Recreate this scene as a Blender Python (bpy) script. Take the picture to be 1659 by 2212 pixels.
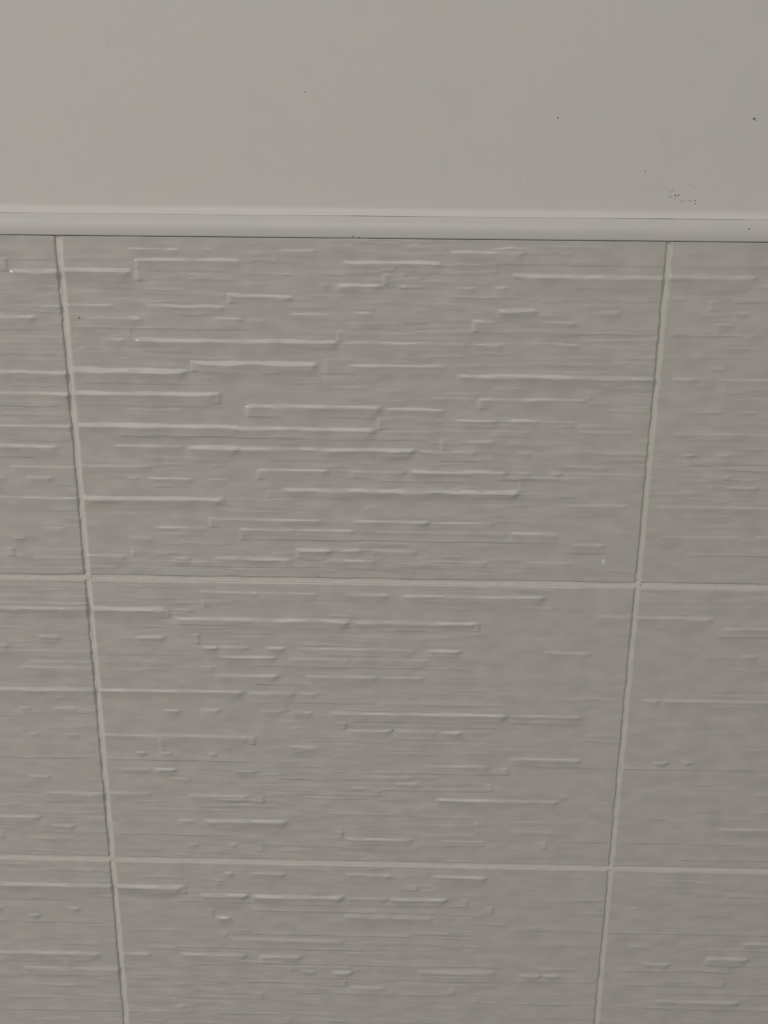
import bpy, math, random
import numpy as np
from mathutils import Matrix, Vector

for o in list(bpy.data.objects):
    bpy.data.objects.remove(o, do_unlink=True)
SC = bpy.context.scene
COL = SC.collection
MM = 0.001
TRIM_Z = 1.05            # height of the tile edge above the floor, metres

# ------------------------------------------------------------------ camera
cam_d = bpy.data.cameras.new('camera')
cam_d.sensor_fit = 'VERTICAL'
cam_d.sensor_height = 36.0
cam_d.lens = 1865.23 * 36.0 / 2212.0
cam_d.clip_start = 0.01
cam = bpy.data.objects.new('camera', cam_d)
COL.objects.link(cam)
cam.matrix_world = Matrix((
    (0.9998268, -0.0138296, 0.0124525, 0.139757),
    (0.0156977, 0.2673514, -0.9634712, -0.369472),
    (0.0099952, 0.9634998, 0.2675222, TRIM_Z - 0.014504),
    (0, 0, 0, 1)))
SC.camera = cam

# ------------------------------------------------------------------ light and exposure
VS = SC.view_settings
VS.view_transform = 'Standard'
VS.look = 'None'
VS.gamma = 1.0
VS.use_curve_mapping = False
VS.exposure = 0.0
world = bpy.data.worlds.new('room_daylight')
SC.world = world
world.use_nodes = True
bg = world.node_tree.nodes['Background']
bg.inputs['Color'].default_value = (1.0, 0.965, 0.905, 1)
bg.inputs['Strength'].default_value = 0.213
lamp_d = bpy.data.lights.new('ceiling_bulb', 'POINT')
lamp_d.energy = 125.0
lamp_d.color = (1.0, 0.955, 0.885)
lamp_d.shadow_soft_size = 0.11
lamp = bpy.data.objects.new('ceiling_bulb', lamp_d)
lamp.location = (-2.35, -2.0, TRIM_Z + 1.2)
COL.objects.link(lamp)
fill_d = bpy.data.lights.new('overhead_fill', 'AREA')
fill_d.shape = 'SQUARE'
fill_d.size = 1.6
fill_d.energy = 13.0
fill_d.color = (1.0, 0.97, 0.915)
fill = bpy.data.objects.new('overhead_fill', fill_d)
fill.location = (-0.15, -1.45, TRIM_Z + 1.5)      # added unseen area light to brighten the upward ledges, shining straight down
COL.objects.link(fill)

# ------------------------------------------------------------------ materials
def material(name, colour, rough, spec=0.5):
    m = bpy.data.materials.new(name)
    m.use_nodes = True
    nt = m.node_tree
    b = nt.nodes['Principled BSDF']
    b.inputs['Base Color'].default_value = (*colour, 1)
    b.inputs['Roughness'].default_value = rough
    b.inputs['Specular IOR Level'].default_value = spec
    return m, nt, b

def mottle(nt, b, colour_a, colour_b, scale, stretch=(1, 1, 1), detail=3):
    tc = nt.nodes.new('ShaderNodeTexCoord')
    mp = nt.nodes.new('ShaderNodeMapping')
    mp.inputs['Scale'].default_value = stretch
    nz = nt.nodes.new('ShaderNodeTexNoise')
    nz.inputs['Scale'].default_value = scale
    nz.inputs['Detail'].default_value = detail
    cr = nt.nodes.new('ShaderNodeValToRGB')
    cr.color_ramp.elements[0].position = 0.35
    cr.color_ramp.elements[1].position = 0.65
    cr.color_ramp.elements[0].color = (*colour_a, 1)
    cr.color_ramp.elements[1].color = (*colour_b, 1)
    nt.links.new(tc.outputs['Object'], mp.inputs['Vector'])
    nt.links.new(mp.outputs['Vector'], nz.inputs['Vector'])
    nt.links.new(nz.outputs['Fac'], cr.inputs['Fac'])
    nt.links.new(cr.outputs['Color'], b.inputs['Base Color'])
    return tc, mp, cr

def fine_bump(nt, b, tc_out, scale, strength, dist, detail=2):
    nz = nt.nodes.new('ShaderNodeTexNoise')
    nz.inputs['Scale'].default_value = scale
    nz.inputs['Detail'].default_value = detail
    bp = nt.nodes.new('ShaderNodeBump')
    bp.inputs['Strength'].default_value = strength
    bp.inputs['Distance'].default_value = dist
    nt.links.new(tc_out, nz.inputs['Vector'])
    nt.links.new(nz.outputs['Fac'], bp.inputs['Height'])
    nt.links.new(bp.outputs['Normal'], b.inputs['Normal'])

SMUDGES = ((255.7, 37.3, 4.2, 0.12), (246.1, 38.2, 2.7, 0.08), (21.8, 37.3, 4.9, 0.1), (85.1, 50.7, 5.7, 0.05), (40.9, 26.1, 5.7, 0.05), (212.5, 52.5, 5.7, 0.05), (271.7, 31.5, 7.6, 0.05))
M_PAINT, nt, b = material('matt_white_paint', (0.7, 0.69, 0.67), 0.75, 0.3)
tc, mp, cr = mottle(nt, b, (0.690, 0.676, 0.653), (0.706, 0.676, 0.656), 90)
fine_bump(nt, b, tc.outputs['Object'], 620, 0.5, 0.00016)
# two faint rubbed smudges on the paint, each with its own place and size
prev = cr.outputs['Color']
for sx, sz, r, k in SMUDGES:
    vm = nt.nodes.new('ShaderNodeVectorMath'); vm.operation = 'DISTANCE'
    vm.inputs[1].default_value = (sx * MM, 0.0065, TRIM_Z + sz * MM)
    mr = nt.nodes.new('ShaderNodeMapRange')
    mr.interpolation_type = 'SMOOTHSTEP'
    mr.inputs['From Min'].default_value = r * MM
    mr.inputs['From Max'].default_value = 0.0
    mr.inputs['To Max'].default_value = k
    mx = nt.nodes.new('ShaderNodeMix'); mx.data_type = 'RGBA'
    mx.inputs['B'].default_value = (0.50, 0.485, 0.465, 1)
    nt.links.new(tc.outputs['Object'], vm.inputs[0])
    nt.links.new(vm.outputs['Value'], mr.inputs['Value'])
    nt.links.new(mr.outputs['Result'], mx.inputs['Factor'])
    nt.links.new(prev, mx.inputs['A'])
    prev = mx.outputs['Result']
nt.links.new(prev, b.inputs['Base Color'])

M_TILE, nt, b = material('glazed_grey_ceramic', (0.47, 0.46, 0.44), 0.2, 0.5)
mottle(nt, b, (0.533, 0.517, 0.495), (0.592, 0.570, 0.543), 75, (1, 1, 2.4), 5)  # cloudy reflections of the glaze imitated in the base colour
M_TRIM, nt, b = material('white_pvc', (0.72, 0.705, 0.68), 0.35, 0.4)
mottle(nt, b, (0.615, 0.605, 0.585), (0.628, 0.605, 0.588), 90)
M_CAULK, nt, b = material('white_caulk', (0.69, 0.675, 0.65), 0.4, 0.4)
M_GROUT, nt, b = material('pale_grout', (0.60, 0.585, 0.555), 0.8, 0.3)
tc, mp, cr = mottle(nt, b, (0.675, 0.655, 0.62), (0.725, 0.695, 0.662), 150)
fine_bump(nt, b, tc.outputs['Object'], 900, 0.5, 0.0002)
M_GROUT2, nt, b = material('yellowed_grout', (0.58, 0.565, 0.49), 0.8, 0.3)
# damp-yellowed stretch beside the first row, fading to plain grout below it
tc, mp, cr = mottle(nt, b, (0.63, 0.61, 0.575), (0.68, 0.655, 0.62), 150)
sx = nt.nodes.new('ShaderNodeSeparateXYZ')
st = nt.nodes.new('ShaderNodeValToRGB')
for e_, (p_, c_) in zip((st.color_ramp.elements[0], st.color_ramp.elements[1], st.color_ramp.elements.new(0.62), st.color_ramp.elements.new(0.80)),
                        ((0.40, (0, 0, 0)), (0.97, (0, 0, 0)), (0.62, (1, 1, 1)), (0.80, (1, 1, 1)))):
    e_.position = p_; e_.color = (*c_, 1)
mrz = nt.nodes.new('ShaderNodeMapRange')
mrz.inputs['From Min'].default_value = -0.30
mrz.inputs['From Max'].default_value = 0.0
mxs = nt.nodes.new('ShaderNodeMix'); mxs.data_type = 'RGBA'
mxs.inputs['B'].default_value = (0.645, 0.63, 0.57, 1)
nt.links.new(tc.outputs['Object'], sx.inputs[0])
nt.links.new(sx.outputs['Z'], mrz.inputs['Value'])
nt.links.new(mrz.outputs['Result'], st.inputs['Fac'])
nt.links.new(st.outputs['Color'], mxs.inputs['Factor'])
nt.links.new(cr.outputs['Color'], mxs.inputs['A'])
nt.links.new(mxs.outputs['Result'], b.inputs['Base Color'])
fine_bump(nt, b, tc.outputs['Object'], 900, 0.5, 0.0002)
M_DIRT, nt, b = material('dark_dirt', (0.055, 0.052, 0.048), 0.9, 0.2)
mottle(nt, b, (0.09, 0.086, 0.08), (0.16, 0.152, 0.142), 1500)
M_DUST, nt, b = material('grey_dirt', (0.24, 0.23, 0.22), 0.9, 0.2)
mottle(nt, b, (0.2, 0.19, 0.185), (0.28, 0.27, 0.255), 1500)
M_CHIP, nt, b = material('white_chip', (0.85, 0.84, 0.82), 0.4, 0.4)
mottle(nt, b, (0.84, 0.83, 0.81), (0.87, 0.86, 0.84), 1500)

# ------------------------------------------------------------------ helpers
def add_mesh(name, verts, faces, mat, parent=None, smooth=True, loc=(0, 0, 0)):
    me = bpy.data.meshes.new(name)
    me.from_pydata([tuple(v) for v in verts], [], faces)
    me.update()
    if smooth:
        me.shade_smooth()
    me.materials.append(mat)
    return place(name, me, parent, loc)

def place(name, me, parent=None, loc=(0, 0, 0)):
    o = bpy.data.objects.new(name, me)
    COL.objects.link(o)
    o.location = loc
    if parent is not None:
        o.parent = parent
    return o

def grid_mesh(name, P, mat):
    """P: (rows, cols, 3) points; faces wound so that normals look toward -y for +x cols, -z rows."""
    n, m = P.shape[:2]
    idx = np.arange(n * m).reshape(n, m)
    q = np.stack([idx[:-1, :-1], idx[1:, :-1], idx[1:, 1:], idx[:-1, 1:]], -1).reshape(-1)
    nf = (n - 1) * (m - 1)
    me = bpy.data.meshes.new(name)
    me.vertices.add(n * m)
    me.vertices.foreach_set('co', P.astype(np.float32).reshape(-1))
    me.loops.add(nf * 4)
    me.loops.foreach_set('vertex_index', q.astype(np.int32))
    me.polygons.add(nf)
    me.polygons.foreach_set('loop_start', np.arange(0, nf * 4, 4, dtype=np.int32))
    me.update(calc_edges=True)
    me.shade_smooth()
    me.materials.append(mat)
    return me

def vnoise(x, z, sx, sz, seed):
    """Smooth value noise in 0..1; sx, sz are the cell sizes (mm)."""
    rng = np.random.RandomState(seed)
    T = rng.rand(64, 64)
    u = x / sx + 1000.37; v = z / sz + 1000.71
    iu = np.floor(u).astype(int); iv = np.floor(v).astype(int)
    fu = u - iu; fv = v - iv
    fu = fu * fu * fu * (fu * (6 * fu - 15) + 10); fv = fv * fv * fv * (fv * (6 * fv - 15) + 10)
    a = T[iu % 64, iv % 64]; b_ = T[(iu + 1) % 64, iv % 64]
    c = T[iu % 64, (iv + 1) % 64]; d = T[(iu + 1) % 64, (iv + 1) % 64]
    return (a * (1 - fu) + b_ * fu) * (1 - fv) + (c * (1 - fu) + d * fu) * fv

def sstep(t):
    t = np.clip(t, 0, 1)
    return t * t * (3 - 2 * t)

def parse(t):
    return [[float(a) for a in r.split()] for r in t.replace('\n', '').split(';') if r.strip()]

# ------------------------------------------------------------------ relief of the glazed tiles (wall millimetres: x right, z up, 0 at tile edge)
LEDGES = """
-22.5 -2.2 -15.4 1.67 .9;-52.4 -11.7 -33.8 1.33 .9;-10.4 -3.1 -29.5 .76 .5;-55 -2.5 -57 1.38 .9;-56 -4.9 -66.1 1.2 .8;-57.5 -5.2 -80.2 1.02 .8;
-58.5 -7 -89.2 1.44 .8;-30.4 -2.7 -98.5 .84 .5;-60 -31.9 -103.4 1.05 .7;-23.7 -10.7 -103.1 1.26 .8;-61.1 -2.9 -112.5 .85 .8;-18.8 -7.2 -126.6 .87 .4;
-32.8 -26.1 -131.2 .87 .4;-24.3 -1.5 -140.1 .89 .5;-64.7 -2.6 -145.4 .67 .3;27.3 35.9 -6 .73 .5;44.5 50.2 -6.2 .91 .5;58.8 63.6 -5.9 .73 .3;
1.7 30.2 -14.7 1.66 1;32.4 75.9 -10.3 1.28 .7;2.4 21.8 -28.8 .94 .5;33.5 68.4 -28.9 1.32 .9;70.1 96.6 -24.6 1.12 .8;7.8 33.2 -34 1.14 .5;
62.4 76 -33.6 .95 .6;76 85.7 -34.1 .95 .4;13.9 25.7 -42.8 1.16 .6;28.6 115.4 -43 1.54 .9;115.8 170.4 -43.3 .96 .45;170.4 185 -43.3 .96 .5;
90.3 107.4 -6.1 .91 .5;115.9 158.7 -10.6 1.28 .65;107.2 111.5 -19.9 .93 .5;113.4 133.7 -19.9 1.3 1;139.5 144.1 -20.1 .74 .6;140.7 143.6 -15 .74 .5;
75.5 86.1 -19.3 .74 .4;94.5 112.9 -31.6 .94 .4;120.7 130.4 -31 .94 .35;116.8 147.9 -39.2 .76 .25;160.5 192.3 -6.2 1.27 .7;205.5 211.5 -5.9 .91 .5;
186.9 249.3 -15.5 1.47 1;163.8 173.4 -20.2 .93 .5;179.1 185.8 -20.1 .93 .4;180.8 198.7 -29.3 1.31 .9;222.7 233.3 -29.3 1.12 .8;
171.4 181.6 -33.8 1.13 .7;199 215.4 -33.9 1.13 .7;206.3 217 -43.1 .96 .4;1.6 51.2 -55.9 1.96 1;53.1 106.9 -52.2 1.75 .9;1.5 63 -65.7 1.59 .9;
22.6 48.7 -72.5 .8 .3;1.9 72.5 -79.5 1.62 .9;15.4 47.9 -88.6 1.03 .6;47.9 72.2 -88.8 1.64 .8;68.1 148.9 -89 1.44 .8;148.9 175.7 -89.3 1.02 .8;
118.7 160.9 -52.6 1.17 .8;136.3 146.1 -48 .58 .3;74.8 134.6 -70.4 1.4 .85;134.6 161.5 -71.1 1 .75;68.4 131.9 -80.1 1.42 .9;132.7 158.7 -80.8 .81 .3;
149.1 169.6 -48.1 .58 .4;165 248.2 -56.7 1.37 .9;163.8 177.5 -51.9 .58 .4;179.9 192.7 -61.7 .59 .35;175.6 221.6 -66.3 .99 .7;152.4 174.2 -66.1 .59 .35;
164.6 184.5 -75.6 1 .6;184.5 202.4 -75.3 1 .4;148.6 160.6 -75.8 .8 .4;160.7 198.7 -80.1 .81 .35;218.6 242.5 -79.9 .81 .4;170.9 183.9 -84.6 .81 .4;
192.2 200.2 -89.3 1.02 .65;226.3 245.3 -89.2 .82 .4;2.5 33.1 -97.6 1.04 .4;20.5 27.7 -102.8 .84 .4;30.3 51.2 -103 1.05 .6;56.3 67.6 -103.1 .84 .5;
3.3 64.2 -112.1 1.49 .9;31.4 56.4 -125.5 .87 .6;20.6 32.1 -130.5 .87 .5;34.4 45.8 -128.2 .65 .3;70.9 122.8 -126 .87 .6;58 108.3 -121.3 .86 .5;
120.7 155.7 -121.3 1.07 .7;155.8 184.6 -121.7 .86 .4;2.2 19.6 -139.1 1.1 .6;38.9 48.4 -139.7 1.1 .5;57.8 94.5 -139.7 1.32 .8;3.8 15 -144.4 .67 .5;
18.7 34.5 -144 .67 .4;79.2 111.5 -98.5 1.04 .6;145 189.6 -98.3 1.25 .8;121.7 145 -98.6 1.04 .35;89.6 195.1 -107.2 1.68 .85;131 190.9 -126.2 .86 .35;
95.7 112.3 -135.3 1.31 .8;115.5 125.9 -135.2 1.09 .6;130.1 150.9 -135.2 1.09 .4;108.1 132.2 -139.9 .88 .5;151 183.3 -139.8 .88 .5;
189.4 199.7 -98.4 1.04 .7;206.8 212.8 -98.6 1.04 .6;212.9 246.1 -98.5 .83 .25;214.8 243.3 -112.6 .85 .5;190.9 214 -126 1.08 .7;
218.1 234.6 -131 1.08 .6;196.8 220.7 -139.6 .88 .4;188.5 218.3 -75.6 1 .35;252 287.9 -15 1.47 .9;278.3 286.8 -29.3 .94 .7;271.1 280.7 -34.1 .94 .4;
256.1 267.8 -56.7 .97 .7;275.6 321.9 -56.8 .97 .8;264.3 270.3 -89.4 .82 .8;278.9 285.7 -89.2 .82 .8;258.4 324.9 -80.3 .81 .5;285.1 294.9 -70.7 .6 .4;
274.3 287.4 -98.9 .83 .6;284 299.1 -103.7 .83 .6;255.6 329 -112.9 .84 .5;299.9 330.8 -126.4 .86 .6;256.9 293.7 -126.6 .86 .2;-66.8 -2.5 -165 1.37 .8;
-66.2 -2.7 -159.3 .68 .3;-66.5 -2.9 -162.3 .68 .35;-26 -14 -178.8 1.17 .8;-68.8 -38.4 -183.6 1.17 .7;-69.2 -2.7 -186.4 .71 .4;-31.6 -3.2 -191.9 .71 .4;
-36.3 -2.4 -195 .71 .45;-71.3 -1.5 -206.1 1.45 .8;-21.8 -9.6 -216 .98 .5;-38.5 -31.8 -216.1 .98 .5;-35.5 -29.8 -229.8 1 .4;-17.5 -9.7 -230 1 .4;
-37.8 -25.3 -253.1 1.03 .4;-31.9 -1 -262.3 1.04 .4;-79 -32.7 -276 1.06 .8;-29 -16.3 -280.8 1.06 .6;50.8 78.4 -155.9 .9 .6;74.1 105.9 -156.2 .9 .5;
116.5 138.6 -156.2 1.13 .75;142.9 209.2 -156.4 1.12 .75;2.2 36 -164.8 1.83 .8;38.6 48.2 -164.8 .91 .4;38.3 120.7 -169.3 1.38 .8;
120.7 178.2 -169.7 1.38 .75;19.5 34.6 -178.7 1.16 .6;50.5 59.2 -183.4 1.17 .7;59.2 73.3 -183.2 .94 .4;80.8 90.5 -183.3 .94 .6;94.8 150.8 -183.4 .93 .6;
155.1 172.3 -183.4 1.17 .6;59 86.1 -188.2 1.18 .5;90.4 120.7 -188.6 .94 .5;120.7 157.4 -188.5 .94 .35;56.4 87 -197.5 1.19 .6;98.9 133.7 -197.4 .95 .65;
133.7 155.4 -197.4 .95 .4;71.4 94.4 -206.4 1.21 .7;94.4 105.4 -206.6 .96 .4;1.1 70.3 -206.3 1.21 .8;76.6 87.7 -216.1 .98 .6;90.9 103.1 -216.3 .98 .6;
109.7 195.3 -216.3 1.22 .8;195.1 230.3 -216.4 .97 .7;30.2 40.2 -216.2 .98 .5;49 59 -215.9 .98 .5;118.5 140.6 -225.5 .99 .5;140.6 162.7 -225.6 .99 .35;
162.7 173.7 -225.5 1.23 .7;1.4 71.8 -230 1 .6;15.4 22.1 -239.1 1.01 .5;27.7 34.5 -239.1 1.01 .7;51.3 55.8 -239.2 1.01 .4;89.5 105.1 -234.6 1 .6;
23.8 36.2 -248.3 1.02 .7;8 23.8 -248.3 .77 .3;62.2 75.7 -248.3 1.02 .4;31.4 42.8 -253.2 1.03 .4;155.4 187.7 -243.9 1.01 .5;125.2 152.1 -250.4 .76 .3;
141 154.5 -253.6 1.02 .5;40 70.8 -262.4 1.04 .6;.2 23 -261.7 1.04 .3;161.5 222.3 -262.4 1.03 .8;34.7 43.9 -276.6 1.06 .5;47.3 89.8 -276.2 1.32 .8;
117.2 151.7 -285.4 1.07 .5;164.3 187.3 -285.9 .8 .3;38.6 44.4 -290.1 1.07 .4;58.3 64.1 -289.7 1.07 .4;230.9 249.9 -165 .91 .35;
254.2 286.8 -165.2 .91 .8;290.6 336.4 -170.2 1.14 .6;208.8 232.3 -183.6 .93 .5;300.6 309.1 -183.7 .93 .6;256.8 266.6 -207 .96 .6;
266.6 341.1 -206.9 .96 .6;196.5 232 -239.3 1 .7;265.3 273 -239.8 1 .6;279.7 284.1 -239.5 1 .6;300.4 350 -276.3 1.05 .6;-83.3 -2 -315.4 1.39 .8;
-24.5 -18.1 -329.5 1.13 .7;-84.9 -57.5 -329.8 1.13 .6;-46 -38.8 -334.2 1.14 .4;-87.9 -9.5 -357.4 1.17 .7;-51.8 -5.4 -367.2 1.18 .3;
1.9 35.7 -315.4 1.39 .8;56.5 61.2 -306.6 1.1 .5;69.3 88 -306.4 1.1 .6;117.2 141.6 -306.3 1.09 .5;160.3 189.3 -306.7 1.09 .7;43 68.9 -319.9 1.39 .8;
68.9 117.2 -320.1 1.39 .75;117.2 139.5 -320.2 1.11 .4;139.5 170 -320.4 1.11 .7;50.7 59 -333.6 1.13 .7;116 163.2 -331.4 1.69 .1;
58.5 117.1 -346.6 1.72 .15;73 95.4 -357 1.16 .8;154.5 196.5 -364.4 1.76 .1;5 17.1 -356.8 1.17 .6;31.6 66.6 -356.7 1.17 .6;94.1 102.6 -366.1 1.18 .6;
109.8 121.9 -366.2 1.18 .7;118.3 138.9 -375.7 1.19 .5;27.4 33.5 -389.6 1.21 .5;319.8 358.6 -343.4 1.14 .5;270.2 285.7 -356.9 1.16 .5;
303.1 325.6 -352.9 1.15 .6;207.4 219.4 -365.8 1.17 .6;219.5 229 -365.9 1.17 .4;278.4 324.1 -380.5 1.19 .4;"""
UNDERCUTS = """
-23.9 -2.8 -10.8 .7;-53 -2.5 -39.3 .6;-54.5 -1.7 -52.5 .4;-56.6 -2.4 -71.7 .5;-59 -16.6 -94.3 .6;-65.1 -2.9 -148.9 .5;2 29.9 -10.7 .5;
32.5 70.9 -14.9 .4;18.6 36 -19.6 .35;4.7 22.2 -24.1 .4;31.9 66.7 -24.1 .3;-.5 79.8 -38.5 .6;79.7 88.3 -8.2 .4;70.9 96.2 -15.9 .5;107.3 120.7 -16 .5;
92.6 113 -29.5 .5;117.8 132.3 -29.6 .6;95.5 120.7 -33.8 .5;136.2 153.6 -34.3 .4;174 249.7 -11.1 .6;151.2 179.8 -15.1 .4;159.1 191.7 -24.6 .7;
191.8 249.1 -25.3 .5;210.6 227.7 -20.1 .4;173.1 252.4 -38.7 .5;151.7 170 -34 .4;2.6 53.9 -48.1 .35;.2 16.1 -53.2 .3;3.5 65.2 -61.5 .5;.7 64.8 -70.9 .5;
18.4 36.5 -75.2 .3;17.7 72.4 -84.3 .7;68.3 144.8 -84.7 .8;81.2 93.1 -56.8 .5;128.6 148.3 -57.1 .4;75.7 90.7 -75.1 .6;106.7 131.7 -75.2 .7;
23.9 133.3 -143.8 .6;80.1 126.8 -94.4 .4;157.1 177.3 -94 .7;130.9 171.5 -103.1 .7;75.4 108.3 -116.4 .5;74.9 207.6 -130.6 .7;212.1 236.9 -135.2 .5;
253.5 316 -11.3 .5;265.9 285.8 -20.8 .7;252.9 260.6 -24.7 .5;277.8 317.8 -25.3 .6;252.4 286.1 -39 .7;251.4 292.1 -48.2 .4;269.4 290.8 -53.3 .4;
280.2 291.9 -62.6 .6;269.4 281.2 -71.7 .6;285.7 324.3 -76.1 .5;265.8 326.6 -93.9 .6;270.1 331.9 -135.5 .7;217.8 239.5 -68.5 .3;-72.8 -2.1 -219.1 .4;
-75.4 -1.8 -243.3 .7;-79.5 -44.1 -280.8 .5;-37.6 -.4 -285 .5;21.9 65 -174.3 .4;58.3 112.1 -178.9 .5;72.9 155.3 -192.9 .6;72.6 103.2 -202.2 .6;
72.3 133.8 -211.6 .6;133.9 195.1 -211.9 .5;118.5 173.6 -220.8 .5;122.9 193.5 -223.5 .4;94 173.9 -230.1 .5;-.8 75.9 -243.5 .8;139.8 196.9 -248.3 .5;
89.1 149.9 -252.4 .4;134.2 189 -257.9 .8;17.8 68.2 -271.3 .5;82 111.6 -266.7 .4;107 154.9 -272 .4;.6 60.8 -285.3 .7;116.1 148.2 -281 .4;
76.8 134.5 -290.6 .5;286.8 337 -174.6 .6;287.8 340.5 -202.4 .5;195.6 230.6 -220.7 .4;207.8 243.4 -243.9 .5;250.2 345.8 -244 .6;282.1 295.5 -252.5 .5;
314 347.7 -258 .5;285.9 301.6 -267.1 .5;315.1 348.9 -267.3 .5;264.9 277.3 -271.7 .5;302.1 317.9 -271.7 .6;221.6 246.7 -285.4 .5;251.3 315 -285.4 .6;
281.9 352.3 -294.6 .6;-84.4 -23.6 -324.9 .6;-85.9 -3.3 -338.8 .5;-38.2 -4.3 -352.4 .5;-39.1 -14.8 -362.4 .4;-89.5 -2.1 -371.7 .6;-92.1 -1.3 -394.9 .8;
17 34.7 -320 .5;12.9 51.7 -310.7 .4;144.1 154.6 -315.2 .6;28.5 73.5 -324.4 .6;68.6 165.5 -329.4 .7;82.9 178.3 -325.1 .4;58.6 68.2 -343.7 .5;
68.1 154 -343.7 .8;29.3 127.9 -352.8 .7;73.6 200 -361.9 .7;1.6 33.3 -371 .6;91.6 200.4 -371.1 .5;89 174.2 -380.3 .7;27.6 71.8 -384.8 .5;
-.2 85.1 -394.7 .7;87.4 179.6 -398.4 .5;186.5 201.1 -384.7 .5;267.2 274.1 -310.3 .4;307.2 355.1 -316.1 .6;279.8 283.2 -320.2 .5;259.1 268.5 -324.3 .5;
305.8 315.1 -324.6 .4;201.3 250.8 -338.4 .5;251 357.9 -338.8 .7;261.1 274.1 -347.7 .6;296.8 359.2 -348.5 .7;306.1 360.5 -357.9 .6;260 318.3 -362.2 .7;
202.9 248.6 -370.5 .5;255.9 314.6 -371.1 .6;287.6 362.7 -376 .6;204.8 247.2 -384.8 .5;259.5 363.9 -385.6 .7;204 250.3 -394.1 .4;"""
ENDS = """
-22.2 -10.5 -15.5 -.8;-32.3 -136.2 -140 -.8;31.4 -10.4 -18.7 1;69.4 -23.7 -27.6 1;27.6 -38.1 -41.7 -.5;114.5 -38.5 -42.9 .6;133.7 -15.4 -19.7 .9;
180.6 -10.7 -14.4 -.4;187 -14.7 -16.5 .5;171.4 -33.7 -38.4 .8;52.4 -51.7 -56 1;64 -65.3 -69.7 -.9;109.5 -50.1 -55.9 .4;109.2 -57.9 -61.8 .4;
75.4 -70.8 -75.2 .8;131.9 -75.5 -80.1 .9;221.3 -62.4 -66 .4;175.2 -66.4 -70.7 .8;159.6 -83.8 -88.9 .6;38.9 -94 -97.2 .4;64.6 -110.9 -114.7 -.4;
57.2 -120.8 -125.1 .8;70.5 -125.8 -130.8 .8;21.4 -135.2 -139.2 .6;79.2 -98.7 -102.9 .7;120.7 -98.8 -101.7 .6;83.4 -108.1 -111.2 .5;
194 -102.3 -106.9 .5;95.7 -134.7 -139.1 .8;130.1 -134.7 -137.5 .5;288.1 -16.1 -18.8 -.4;269.1 -24.6 -28.7 .5;278.2 -58.8 -62.7 .3;
52.1 -160.2 -163.8 .6;36.6 -165.4 -169.3 -.8;179.4 -169.2 -173.8 -.8;49.8 -177.2 -181.8 -.8;55.5 -193.5 -196.3 -.5;89.5 -212.1 -216.9 -.5;
118 -221.3 -225 -.7;174.2 -225.2 -228.9 -.4;74 -230.1 -234 -.9;28.2 -231.7 -238.4 .6;196.3 -244.7 -248.5 -.6;188.9 -253.8 -257.6 -.6;
133.8 -258.2 -261.3 -.5;77.6 -262.5 -266.4 -.8;161.5 -262.8 -265.9 .4;222.6 -259 -261.6 .4;116.1 -281.3 -285.3 -.8;76.8 -289.4 -294.2 -.5;
217.3 -285.8 -289.3 -.6;-53.1 -284.9 -289 -.5;181.8 -274.6 -277.3 .5;-28.9 -362.7 -367.2 .5;36.6 -314.8 -319.8 -.8;52.3 -311.1 -314.4 .6;
154.1 -312.4 -315.7 -.6;179.4 -320.7 -324.8 -.7;192.4 -324.5 -328.7 -.8;50.1 -329.2 -333.5 -.6;59 -333.8 -337.5 -.5;56.2 -343.3 -346.2 -.6;
73 -357.3 -361.7 .6;89.8 -364.2 -367.2 -.5;117.8 -371.8 -375.3 -.8;174.6 -376.3 -379.8 -.6;28.4 -385.1 -388.1 -.5;73.8 -380.9 -384.8 -.6;
86.7 -395.7 -399 .6;185.2 -381.1 -384.1 .6;303.1 -353.1 -357.5 .6;314.3 -367.4 -371.5 -.6;"""
WALL_SPECKS = """
101.5 54.4 .4 .6;202.8 45.8 .4 .8;280.9 45.9 .6 1;281.7 45.4 .4 .6;239.4 26 .4 .4;257.9 20.9 .3 .6;259.6 20.5 .3 .4;250.1 18.5 .3 .5;251.2 18.5 .3 .5;
252.5 16.9 .4 .7;253.8 16.9 .4 .9;250.5 16.4 .5 .5;252.3 15.5 .3 .5;254.6 15.2 .3 .4;255.2 14.6 .3 .5;256.7 15 .3 .4;258 15 .3 .4;258.9 14.8 .4 .6;
260.6 15 .4 .9;260.9 13.8 .3 .7;"""
TRIM_SPECKS = """
121.1 -.6 .5;123.5 -.9 .4;281.7 3.8 .4;"""
TILE_SPECKS = """
140.2 -225.3 .4;151 -335.6 .4;153.7 -291.2 .4;223.9 -250.5 .4;122 -170.4 .4;40.4 -14.7 .3;6 -34.3 .4;90.6 -9.8 .3;138.8 -13 .3;215.3 -323.4 .3;
106 -147.8 .3;"""
LEDGE_GAIN, CUT_GAIN, END_GAIN = 0.56, 0.29, 0.6
PITCH_X, PITCH_Z, HALF_JOINT = 250.0, 150.0, 1.05
ledges, undercuts, ends = parse(LEDGES), parse(UNDERCUTS), parse(ENDS)

def random_relief(xa, xb, za, zb, seed):
    r = random.Random(seed)
    L, U, E = [], [], []
    z = za - 5
    while z > zb + 3:
        x = xa - r.uniform(0, 26)
        while x < xb:
            w = r.uniform(10, 70)
            if r.random() < 0.45:
                L.append([x + 1, min(x + w, xb - r.uniform(0, 20)), z + r.uniform(-1, 1), r.uniform(0.7, 1.3), r.uniform(0.15, 0.75)])
            elif r.random() < 0.6:
                U.append([x + 1, min(x + w, xb), z + r.uniform(-1, 1), r.uniform(0.3, 0.8)])
            if r.random() < 0.3:
                E.append([x, z + 2, z - 3, r.choice((-0.7, 0.7))])
            x += w + r.uniform(0, 6)
        z -= r.uniform(4.0, 6.5)
    return L, U, E

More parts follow.
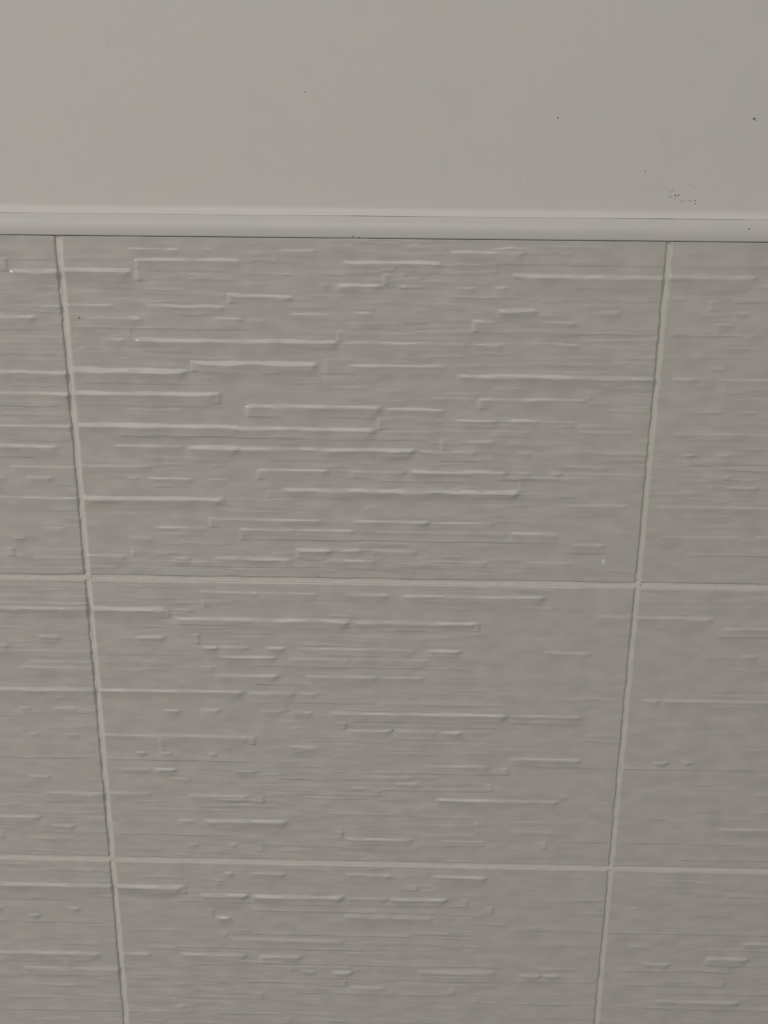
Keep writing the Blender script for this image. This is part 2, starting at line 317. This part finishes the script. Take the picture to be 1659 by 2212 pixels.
def relief(xs, zs, L, U, E, seed, lips):
    """Height (mm, toward the room) of the tile glaze at grid xs, zs (zs runs downward)."""
    X, Z = np.meshgrid(xs, zs)
    H = np.zeros_like(X)
    rr = random.Random(seed)
    x_lo, x_hi, z_hi, z_lo = xs[0], xs[-1], zs[0], zs[-1]
    for (a, b_, z, th, s) in L:
        if b_ - a < 1.5 or b_ < x_lo or a > x_hi or z > z_hi or z < z_lo:
            continue
        run = min(rr.uniform(5.0, 9.0), 1.8 + 0.3 * (b_ - a))
        if 0 < a - x_lo < 4.5:      # a ledge that reaches the tile edge runs out over it
            a = x_lo - 6
        if 0 < x_hi - b_ < 4.5:
            b_ = x_hi + 6
        i0, i1 = np.searchsorted(xs, (a - 3, b_ + 3))
        j0, j1 = np.searchsorted(-zs, (-(z + th + 1), -(z - th - run - 1)))
        if i1 <= i0 or j1 <= j0:
            continue
        x = X[j0:j1, i0:i1]; zz = Z[j0:j1, i0:i1]
        k = rr.randrange(1 << 20)
        line = z + 0.45 * (vnoise(x, 0 * x, 9.0, 1, k) - 0.5) * min(1, th)
        width = th * (0.7 + 0.8 * vnoise(x, 0 * x, 7.0, 1, k + 1))
        amp = LEDGE_GAIN * (1 + 0.85 * min(1, -z / 300)) * (0.3 + 0.7 * s) * th * (0.65 + 0.6 * vnoise(x, 0 * x, 12.0, 1, k + 2))
        end = min(3.0, 0.35 * (b_ - a))
        d = line - zz
        spread = end + 0.9 * np.clip(d, 0, 9)
        win = sstep((x - a + 0.5) / spread) * sstep((b_ - x + 0.5) / spread)
        q = np.clip(d / width + 0.5, 0, 1); up = 0.85 * q + 0.15 * sstep(q)
        fall = np.clip(1 - (d - width / 2) / run, 0, 1)
        H[j0:j1, i0:i1] += amp * win * up * fall ** 1.6
    for (a, b_, z, s) in U:
        if b_ < x_lo or a > x_hi or z > z_hi or z < z_lo:
            continue
        run = rr.uniform(3, 5)
        i0, i1 = np.searchsorted(xs, (a - 3, b_ + 3))
        j0, j1 = np.searchsorted(-zs, (-(z + run + 1), -(z - 2)))
        if i1 <= i0 or j1 <= j0:
            continue
        x = X[j0:j1, i0:i1]; zz = Z[j0:j1, i0:i1]
        k = rr.randrange(1 << 20)
        line = z + 0.5 * (vnoise(x, 0 * x, 11.0, 1, k) - 0.5)
        amp = CUT_GAIN * (1 + 0.4 * min(1, -z / 300)) * s * (0.5 + vnoise(x, 0 * x, 13.0, 1, k + 1))
        end = min(4.0, 0.35 * (b_ - a))
        win = sstep((x - a) / end) * sstep((b_ - x) / end)
        d = line - zz
        rise = np.clip(1 + d / run, 0, 1) ** 2
        H[j0:j1, i0:i1] += amp * win * rise * (1 - sstep((d + 0.25) / 0.6))
    for (x0, z0, z1, s) in E:
        if x0 < x_lo or x0 > x_hi or z0 > z_hi + 2 or z1 < z_lo - 2:
            continue
        i0, i1 = np.searchsorted(xs, (x0 - 9, x0 + 9))
        j0, j1 = np.searchsorted(-zs, (-(z0 + 1.5), -(z1 - 1.5)))
        if i1 <= i0 or j1 <= j0:
            continue
        x = X[j0:j1, i0:i1]; zz = Z[j0:j1, i0:i1]
        win = sstep((z0 + 0.5 - zz) / 1.0) * sstep((zz - z1 + 0.5) / 1.0)
        d = x - x0
        if s > 0:
            p = sstep(d / 1.4 + 0.5) * np.clip(1 - (d - 0.7) / 7.0, 0, 1) ** 2
        else:
            p = np.clip(1 + (d + 0.7) / 7.0, 0, 1) ** 2 * (1 - sstep(d / 1.4 + 0.5))
        H[j0:j1, i0:i1] += END_GAIN * abs(s) * win * p
    # thin wavy lips between the strata, thicker on the ground in some patches
    for n in range(lips):
        a = rr.uniform(x_lo, x_hi); w = rr.uniform(6, 42); z = rr.uniform(z_lo, z_hi)
        if float(vnoise(np.array([a + w / 2]), np.array([z]), 60, 26, seed + 21)[0]) < rr.uniform(0.15, 0.75):
            continue
        if a + w / 2 > 185 and z < -165 and rr.random() < 0.75:     # the lower right tiles are pressed smoother
            continue
        i0, i1 = np.searchsorted(xs, (a, a + w))
        j0, j1 = np.searchsorted(-zs, (-(z + 1.6), -(z - 3.2)))
        if i1 - i0 < 3 or j1 - j0 < 3:
            continue
        x = X[j0:j1, i0:i1]; zz = Z[j0:j1, i0:i1]
        k = rr.randrange(1 << 20)
        d = z + 0.9 * (vnoise(x, 0 * x, 7.0, 1, k) - 0.5) + 0.5 * (vnoise(x, 0 * x, 2.5, 1, k + 1) - 0.5) - zz
        win = sstep((x - a) / (0.3 * w)) * sstep((a + w - x) / (0.3 * w))
        sharp = rr.uniform(0.35, 0.55)
        if rr.random() < 0.65:
            p = np.clip(d / sharp + 0.5, 0, 1) * np.clip(1 - d / 2.4, 0, 1)
        else:
            p = np.clip(1 + d / 2.0, 0, 1) * np.clip(0.5 - d / sharp, 0, 1)
        H[j0:j1, i0:i1] += rr.uniform(0.06, 0.22) * win * p
    # pressed, uneven glaze: slow swells, then thin wavy strata
    H += 0.17 * vnoise(X, Z, 15, 4.5, seed + 11) + 0.13 * vnoise(X, Z, 5.5, 3.0, seed + 12)
    patch = sstep((vnoise(X, Z, 45, 22, seed + 13) - 0.35) / 0.35)
    wob = Z + 0.7 * vnoise(X, Z, 12, 3, seed + 14)
    patch = patch * (1 - 0.75 * sstep((X - 170) / 60) * sstep((-150 - Z) / 40))
    H += (0.3 + 0.7 * patch) * 0.080 * vnoise(X, wob, 26, 1.35, seed + 15)
    rid = vnoise(X, wob + 0.4 * vnoise(X, Z, 4, 2, seed + 17), 30, 2.6, seed + 16)
    H += patch * 0.10 * sstep((rid - 0.5) / 0.07)
    return X, Z, H

def axis(a, b_, fine_zone, fine, coarse, edge):
    """Grid lines from a to b_: edge spacing near both ends, fine inside fine_zone, coarse elsewhere."""
    out = [a]
    x = a
    while x < b_ - 1e-6:
        e = min(x - a, b_ - x)
        st = edge if e < 2.2 else (fine if fine_zone[0] <= x <= fine_zone[1] else coarse)
        x = min(b_, x + st)
        out.append(x)
    return np.array(out)

def tile_mesh(xa, xb, za, zb, L, U, E, seed, zone, top_radius=0.9, fx=0.64, fz=0.3, ex=0.24, lips=420):
    xs = axis(xa, xb, zone, fx, 2.2, ex)
    zs = -axis(-za, -zb, (-1e9, 412), fz, 0.9, 0.24)
    X, Z, H = relief(xs, zs, L, U, E, seed, lips)
    # rounded, slightly wandering glaze edge
    jit = 0.55 * (vnoise(X * 0 + np.where(X < (xa + xb) / 2, 0, 50.0), Z, 10, 5.0, seed + 31) - 0.35)
    ragged = vnoise(X * 0 + np.where(X < (xa + xb) / 2, 0, 50.0), Z, 10, 1.6, seed + 33) - 0.5
    ev = np.minimum(X - xa, xb - X) - np.clip(jit, 0, 1) - 0.22 * ragged - 0.12 * np.clip(H, 0, 0.8)
    jh = 0.18 * vnoise(X, Z * 0, 14.0, 1, seed + 32)
    def drop(e, r):
        t = np.clip(1 - e / r, 0, 1)
        d = r * (1 - np.sqrt(np.clip(1 - t * t, 0, 1)))
        return d + np.clip(-e, 0, 3) * 1.5
    D = drop(ev, 1.1)
    D = np.maximum(D, drop(za - Z - jh * (top_radius / 0.9), top_radius))
    D = np.maximum(D, drop(Z - zb - jh, 0.8))
    ease = sstep(np.minimum(np.minimum(X - xa, xb - X), np.minimum(za - Z, Z - zb)) / 2.0)
    Y = -(H - 0.25) * (0.8 + 0.2 * ease) + D
    cx, cz = (xa + xb) / 2, (za + zb) / 2
    P = np.stack([X - cx, Y, Z - cz], -1)
    # sides of the ceramic body, back to the adhesive bed
    def skirt(row):
        r = row.copy(); r[..., 1] = 6.4
        return r
    P = np.concatenate([skirt(P[:1]), P, skirt(P[-1:])], 0)
    P = np.concatenate([skirt(P[:, :1]), P, skirt(P[:, -1:])], 1)
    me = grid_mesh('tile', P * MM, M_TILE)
    return me, (cx * MM, 0, TRIM_Z + cz * MM)

# ------------------------------------------------------------------ the wall and what is fixed to it
WX0, WX1, WZ0, WZ1 = -1.0, 1.25, 0.0, 2.45
def box(x0, x1, y0, y1, z0, z1):
    v = [(x0, y0, z0), (x1, y0, z0), (x1, y1, z0), (x0, y1, z0), (x0, y0, z1), (x1, y0, z1), (x1, y1, z1), (x0, y1, z1)]
    f = [(0, 1, 5, 4), (1, 2, 6, 5), (2, 3, 7, 6), (3, 0, 4, 7), (4, 5, 6, 7), (3, 2, 1, 0)]
    return v, f
v, f = box(WX0, WX1, 0.0065, 0.12, WZ0, WZ1)
wall = add_mesh('wall_back', v, f, M_PAINT, smooth=False)
wall['kind'] = 'structure'
wall['label'] = 'off-white painted wall, its lower part covered with grey ledge-relief tiles'

M_FLOOR, nt, b = material('grey_floor', (0.42, 0.42, 0.39), 0.45, 0.4)
mottle(nt, b, (0.40, 0.40, 0.375), (0.44, 0.44, 0.41), 6)
v, f = box(-3.2, 3.2, -3.2, 0.12, -0.06, -0.0005)
floor = add_mesh('floor', v, f, M_FLOOR, smooth=False)
floor['kind'] = 'structure'
TOP = -1.25              # top edge of the first row, just below the trim
tiles = {}
for row in range(3):
    za = TOP if row == 0 else -PITCH_Z * row - HALF_JOINT
    zb = -PITCH_Z * (row + 1) + HALF_JOINT
    for col in (-1, 0, 1):
        # the joint at x = 250 came out a little narrower than the one at x = 0
        xa = col * PITCH_X + (0.62 if col == 1 else 0.92)
        xb = (col + 1) * PITCH_X - (0.62 if col == 0 else 0.92)
        L, U, E = ledges, undercuts, ends
        if col == -1:
            l2, u2, e2 = random_relief(xa, -84, za, zb, 50 + row)
            L, U, E = L + l2, U + u2, E + e2
            zone = (-78, 0)
        elif col == 1:
            l2, u2, e2 = random_relief(374, xb, za, zb, 60 + row)
            L, U, E = L + l2, U + u2, E + e2
            zone = (250, 352)
        else:
            zone = (0, 250)
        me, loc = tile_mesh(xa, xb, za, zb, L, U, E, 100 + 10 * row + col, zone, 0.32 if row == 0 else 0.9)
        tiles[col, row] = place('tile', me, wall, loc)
# further tiles of the same wall, three pressings shared between them
spare = []
for k in range(3):
    xa, xb, za, zb = HALF_JOINT, PITCH_X - HALF_JOINT, -HALF_JOINT, -PITCH_Z + HALF_JOINT
    L, U, E = random_relief(xa, xb, za, zb, 70 + k)
    me, loc = tile_mesh(xa, xb, za, zb, L, U, E, 200 + k, (0, 0), 0.9, fz=0.9, ex=0.5, lips=60)
    spare.append((me, loc))
for row in range(7):
    for col in range(-4, 5):
        if (col, row) in tiles:
            continue
        me, loc = spare[(col * 5 + row * 7) % 3]
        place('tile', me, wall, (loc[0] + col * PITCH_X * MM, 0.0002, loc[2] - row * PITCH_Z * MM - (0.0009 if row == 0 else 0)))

# grout: one bead per joint, slightly hollow and uneven
def grout_bead(p0, p1, vertical, mat, seed, depth, zone):
    t = np.array([q for q in np.arange(p0, p1 + 0.5, 1.1)])
    keep = ((t > zone[0]) & (t < zone[1])) | (np.arange(len(t)) % 8 == 0)
    t = t[keep]
    n = len(t)
    s = np.array([-1.9, -1.9, -1.15, -0.55, 0.0, 0.55, 1.15, 1.9, 1.9])
    base = np.array([6.4, depth - 0.12, depth - 0.06, depth + 0.05, depth + 0.09, depth + 0.05, depth - 0.06, depth - 0.12, 6.4])
    if not vertical:      # its hidden flanks slope back so the beads blend where they cross
        base[[1, 7]] = depth + 0.35
    T, S = np.meshgrid(t, s, indexing='ij')
    Y = np.tile(base, (n, 1)).astype(float)
    Y[:, 1:-1] += 0.16 * (vnoise(T[:, 1:-1], S[:, 1:-1], 5.0, 1.0, seed) - 0.5) + 0.14 * (vnoise(T[:, 1:-1], S[:, 1:-1], 1.7, 1.0, seed + 1) - 0.5)
    if vertical:
        P = np.stack([S, Y, -T], -1)
    else:
        P = np.stack([T, Y, -S], -1)[:, ::1].transpose(1, 0, 2)
    return grid_mesh('grout_joint', P * MM, mat)

for j, col in enumerate(range(-4, 6)):
    me = grout_bead(0.9, 7 * PITCH_Z, True, M_GROUT2 if col == 1 else M_GROUT, 300 + 3 * j, 0.70, (0, 415) if col in (0, 1) else (0, 0))
    place('grout_joint', me, wall, (col * PITCH_X * MM, 0, TRIM_Z))
for row in range(1, 7):
    me = grout_bead(-4 * PITCH_X, 5 * PITCH_X, False, M_GROUT, 400 + 3 * row, 0.56, (-80, 350) if row < 3 else (0, 0))
    place('grout_joint', me, wall, (0, 0, TRIM_Z - row * PITCH_Z * MM))

# ------------------------------------------------------------------ quarter-round tile trim with a caulk bead above it
def extrude(name, prof, mat, parent, wav, seed, x0=WX0, x1=WX1, step=4.0):
    """prof: list of (y, z) mm from top to bottom; wav: how far each profile point wanders (mm)."""
    n = int((x1 - x0) / MM / step)
    xs = np.linspace(x0 / MM, x1 / MM, n)
    P = np.zeros((len(prof), n, 3))
    for i, (y, z) in enumerate(prof):
        P[i, :, 0] = xs
        w = wav[i] if isinstance(wav, (list, tuple)) else wav
        P[i, :, 1] = y
        P[i, :, 2] = z + w * (vnoise(xs, xs * 0, 28, 1, seed + i) - 0.5) + 0.6 * w * (vnoise(xs, xs * 0, 7, 1, seed + i + 50) - 0.5)
    me = grid_mesh(name, P * MM, mat)
    return place(name, me, parent, (0, 0, TRIM_Z) if parent is None else (0, 0, 0))
prof = [(6.4, 7.75), (5.6, 7.72)]
R_Y, R_Z = 5.85, 7.4
for k in range(1, 15):
    a = math.radians(90 * k / 14)
    prof.append((5.6 - R_Y * math.sin(a), 7.72 - R_Z * (1 - math.cos(a))))
prof += [(-0.27, -0.5), (-0.26, -0.98), (-0.14, -1.12), (0.15, -1.17), (6.4, -1.18)]
trim = extrude('trim_1', prof, M_TRIM, None, 0.0, 1)
trim['kind'] = 'structure'
trim['label'] = 'white quarter-round edge trim running along the top of the tiles'
cprof = [(6.5, 11.4), (6.42, 10.7), (6.22, 10.0), (5.88, 9.35), (5.42, 8.75), (4.98, 8.28), (4.62, 7.93), (4.45, 7.74), (4.6, 7.62), (5.6, 7.5)]
caulk = extrude('caulk_bead', cprof, M_CAULK, trim, [0.3, .5, .5, .45, .4, .3, .2, .2, .2, 0], 20, step=2.0)

# ------------------------------------------------------------------ specks of dirt
def speck(name, x, y, z, r, mat, parent, seed, tall=1.0, tilt=None):
    rr = random.Random(seed)
    n = 9
    tl = rr.uniform(-0.9, 0.9) if tilt is None else tilt
    verts, faces = [], []
    for ring, (k, h) in enumerate(((1.0, 0.0), (0.75, -0.06), (0.0, -0.1))):
        if ring == 2:
            verts.append((0, h * MM, 0)); break
        for i in range(n):
            a = 2 * math.pi * i / n
            q = r * k * (0.7 + 0.5 * random.Random(seed * 31 + i).random())
            px, pz = q * math.cos(a), 0.6 * q * math.sin(a) * tall
            verts.append(((px * math.cos(tl) - pz * math.sin(tl)) * MM, h * MM, (px * math.sin(tl) + pz * math.cos(tl)) * MM))
    for i in range(n):
        j = (i + 1) % n
        faces.append((i, j, n + j, n + i))
        faces.append((n + i, n + j, 2 * n))
    o = add_mesh(name, verts, faces, mat, parent)
    loc = Vector((x * MM, y * MM, TRIM_Z + z * MM))
    if parent is not None:
        loc = loc - parent.location
    o.location = loc
    return o

for i, (x, z, r, k) in enumerate(parse(WALL_SPECKS)):
    speck('dirt_speck', x, 6.5, z, r * (1.05 if k > 0.65 else 0.85), M_DIRT if k > 0.65 else M_DUST, wall, 500 + i, tilt=0.6 if i % 3 else -0.4)
for i, (x, z, r) in enumerate(parse(TRIM_SPECKS)):
    y = -0.30 if z < 0 else 5.6 - R_Y * math.sin(math.acos(max(-1, 1 - (7.72 - z) / R_Z)))
    speck('dirt_speck', x, y - 0.02, z, r, M_DUST if i != 2 else M_DIRT, trim, 540 + i, tilt=-0.5 if i == 0 else 0)
dg = bpy.context.evaluated_depsgraph_get()
def surface(o, x, z):
    hit, p, nrm, idx = o.ray_cast(Vector((x * MM, -0.05, TRIM_Z + z * MM)) - o.location, Vector((0, 1, 0)))
    return (p.y + o.location.y) / MM if hit else 0.0
for i, (x, z, r) in enumerate(parse(TILE_SPECKS)):
    t = tiles.get((int(math.floor(x / PITCH_X)), int(-z // PITCH_Z)))
    if t is not None:
        speck('dirt_speck', x, surface(t, x, z), z, r, M_DUST if i % 2 else M_DIRT, t, 560 + i)
t = tiles[0, 0]
speck('glaze_chip', 233.9, surface(t, 233.9, -138.8), -138.8, 0.5, M_CHIP, t, 590, tall=4.5, tilt=0.0)
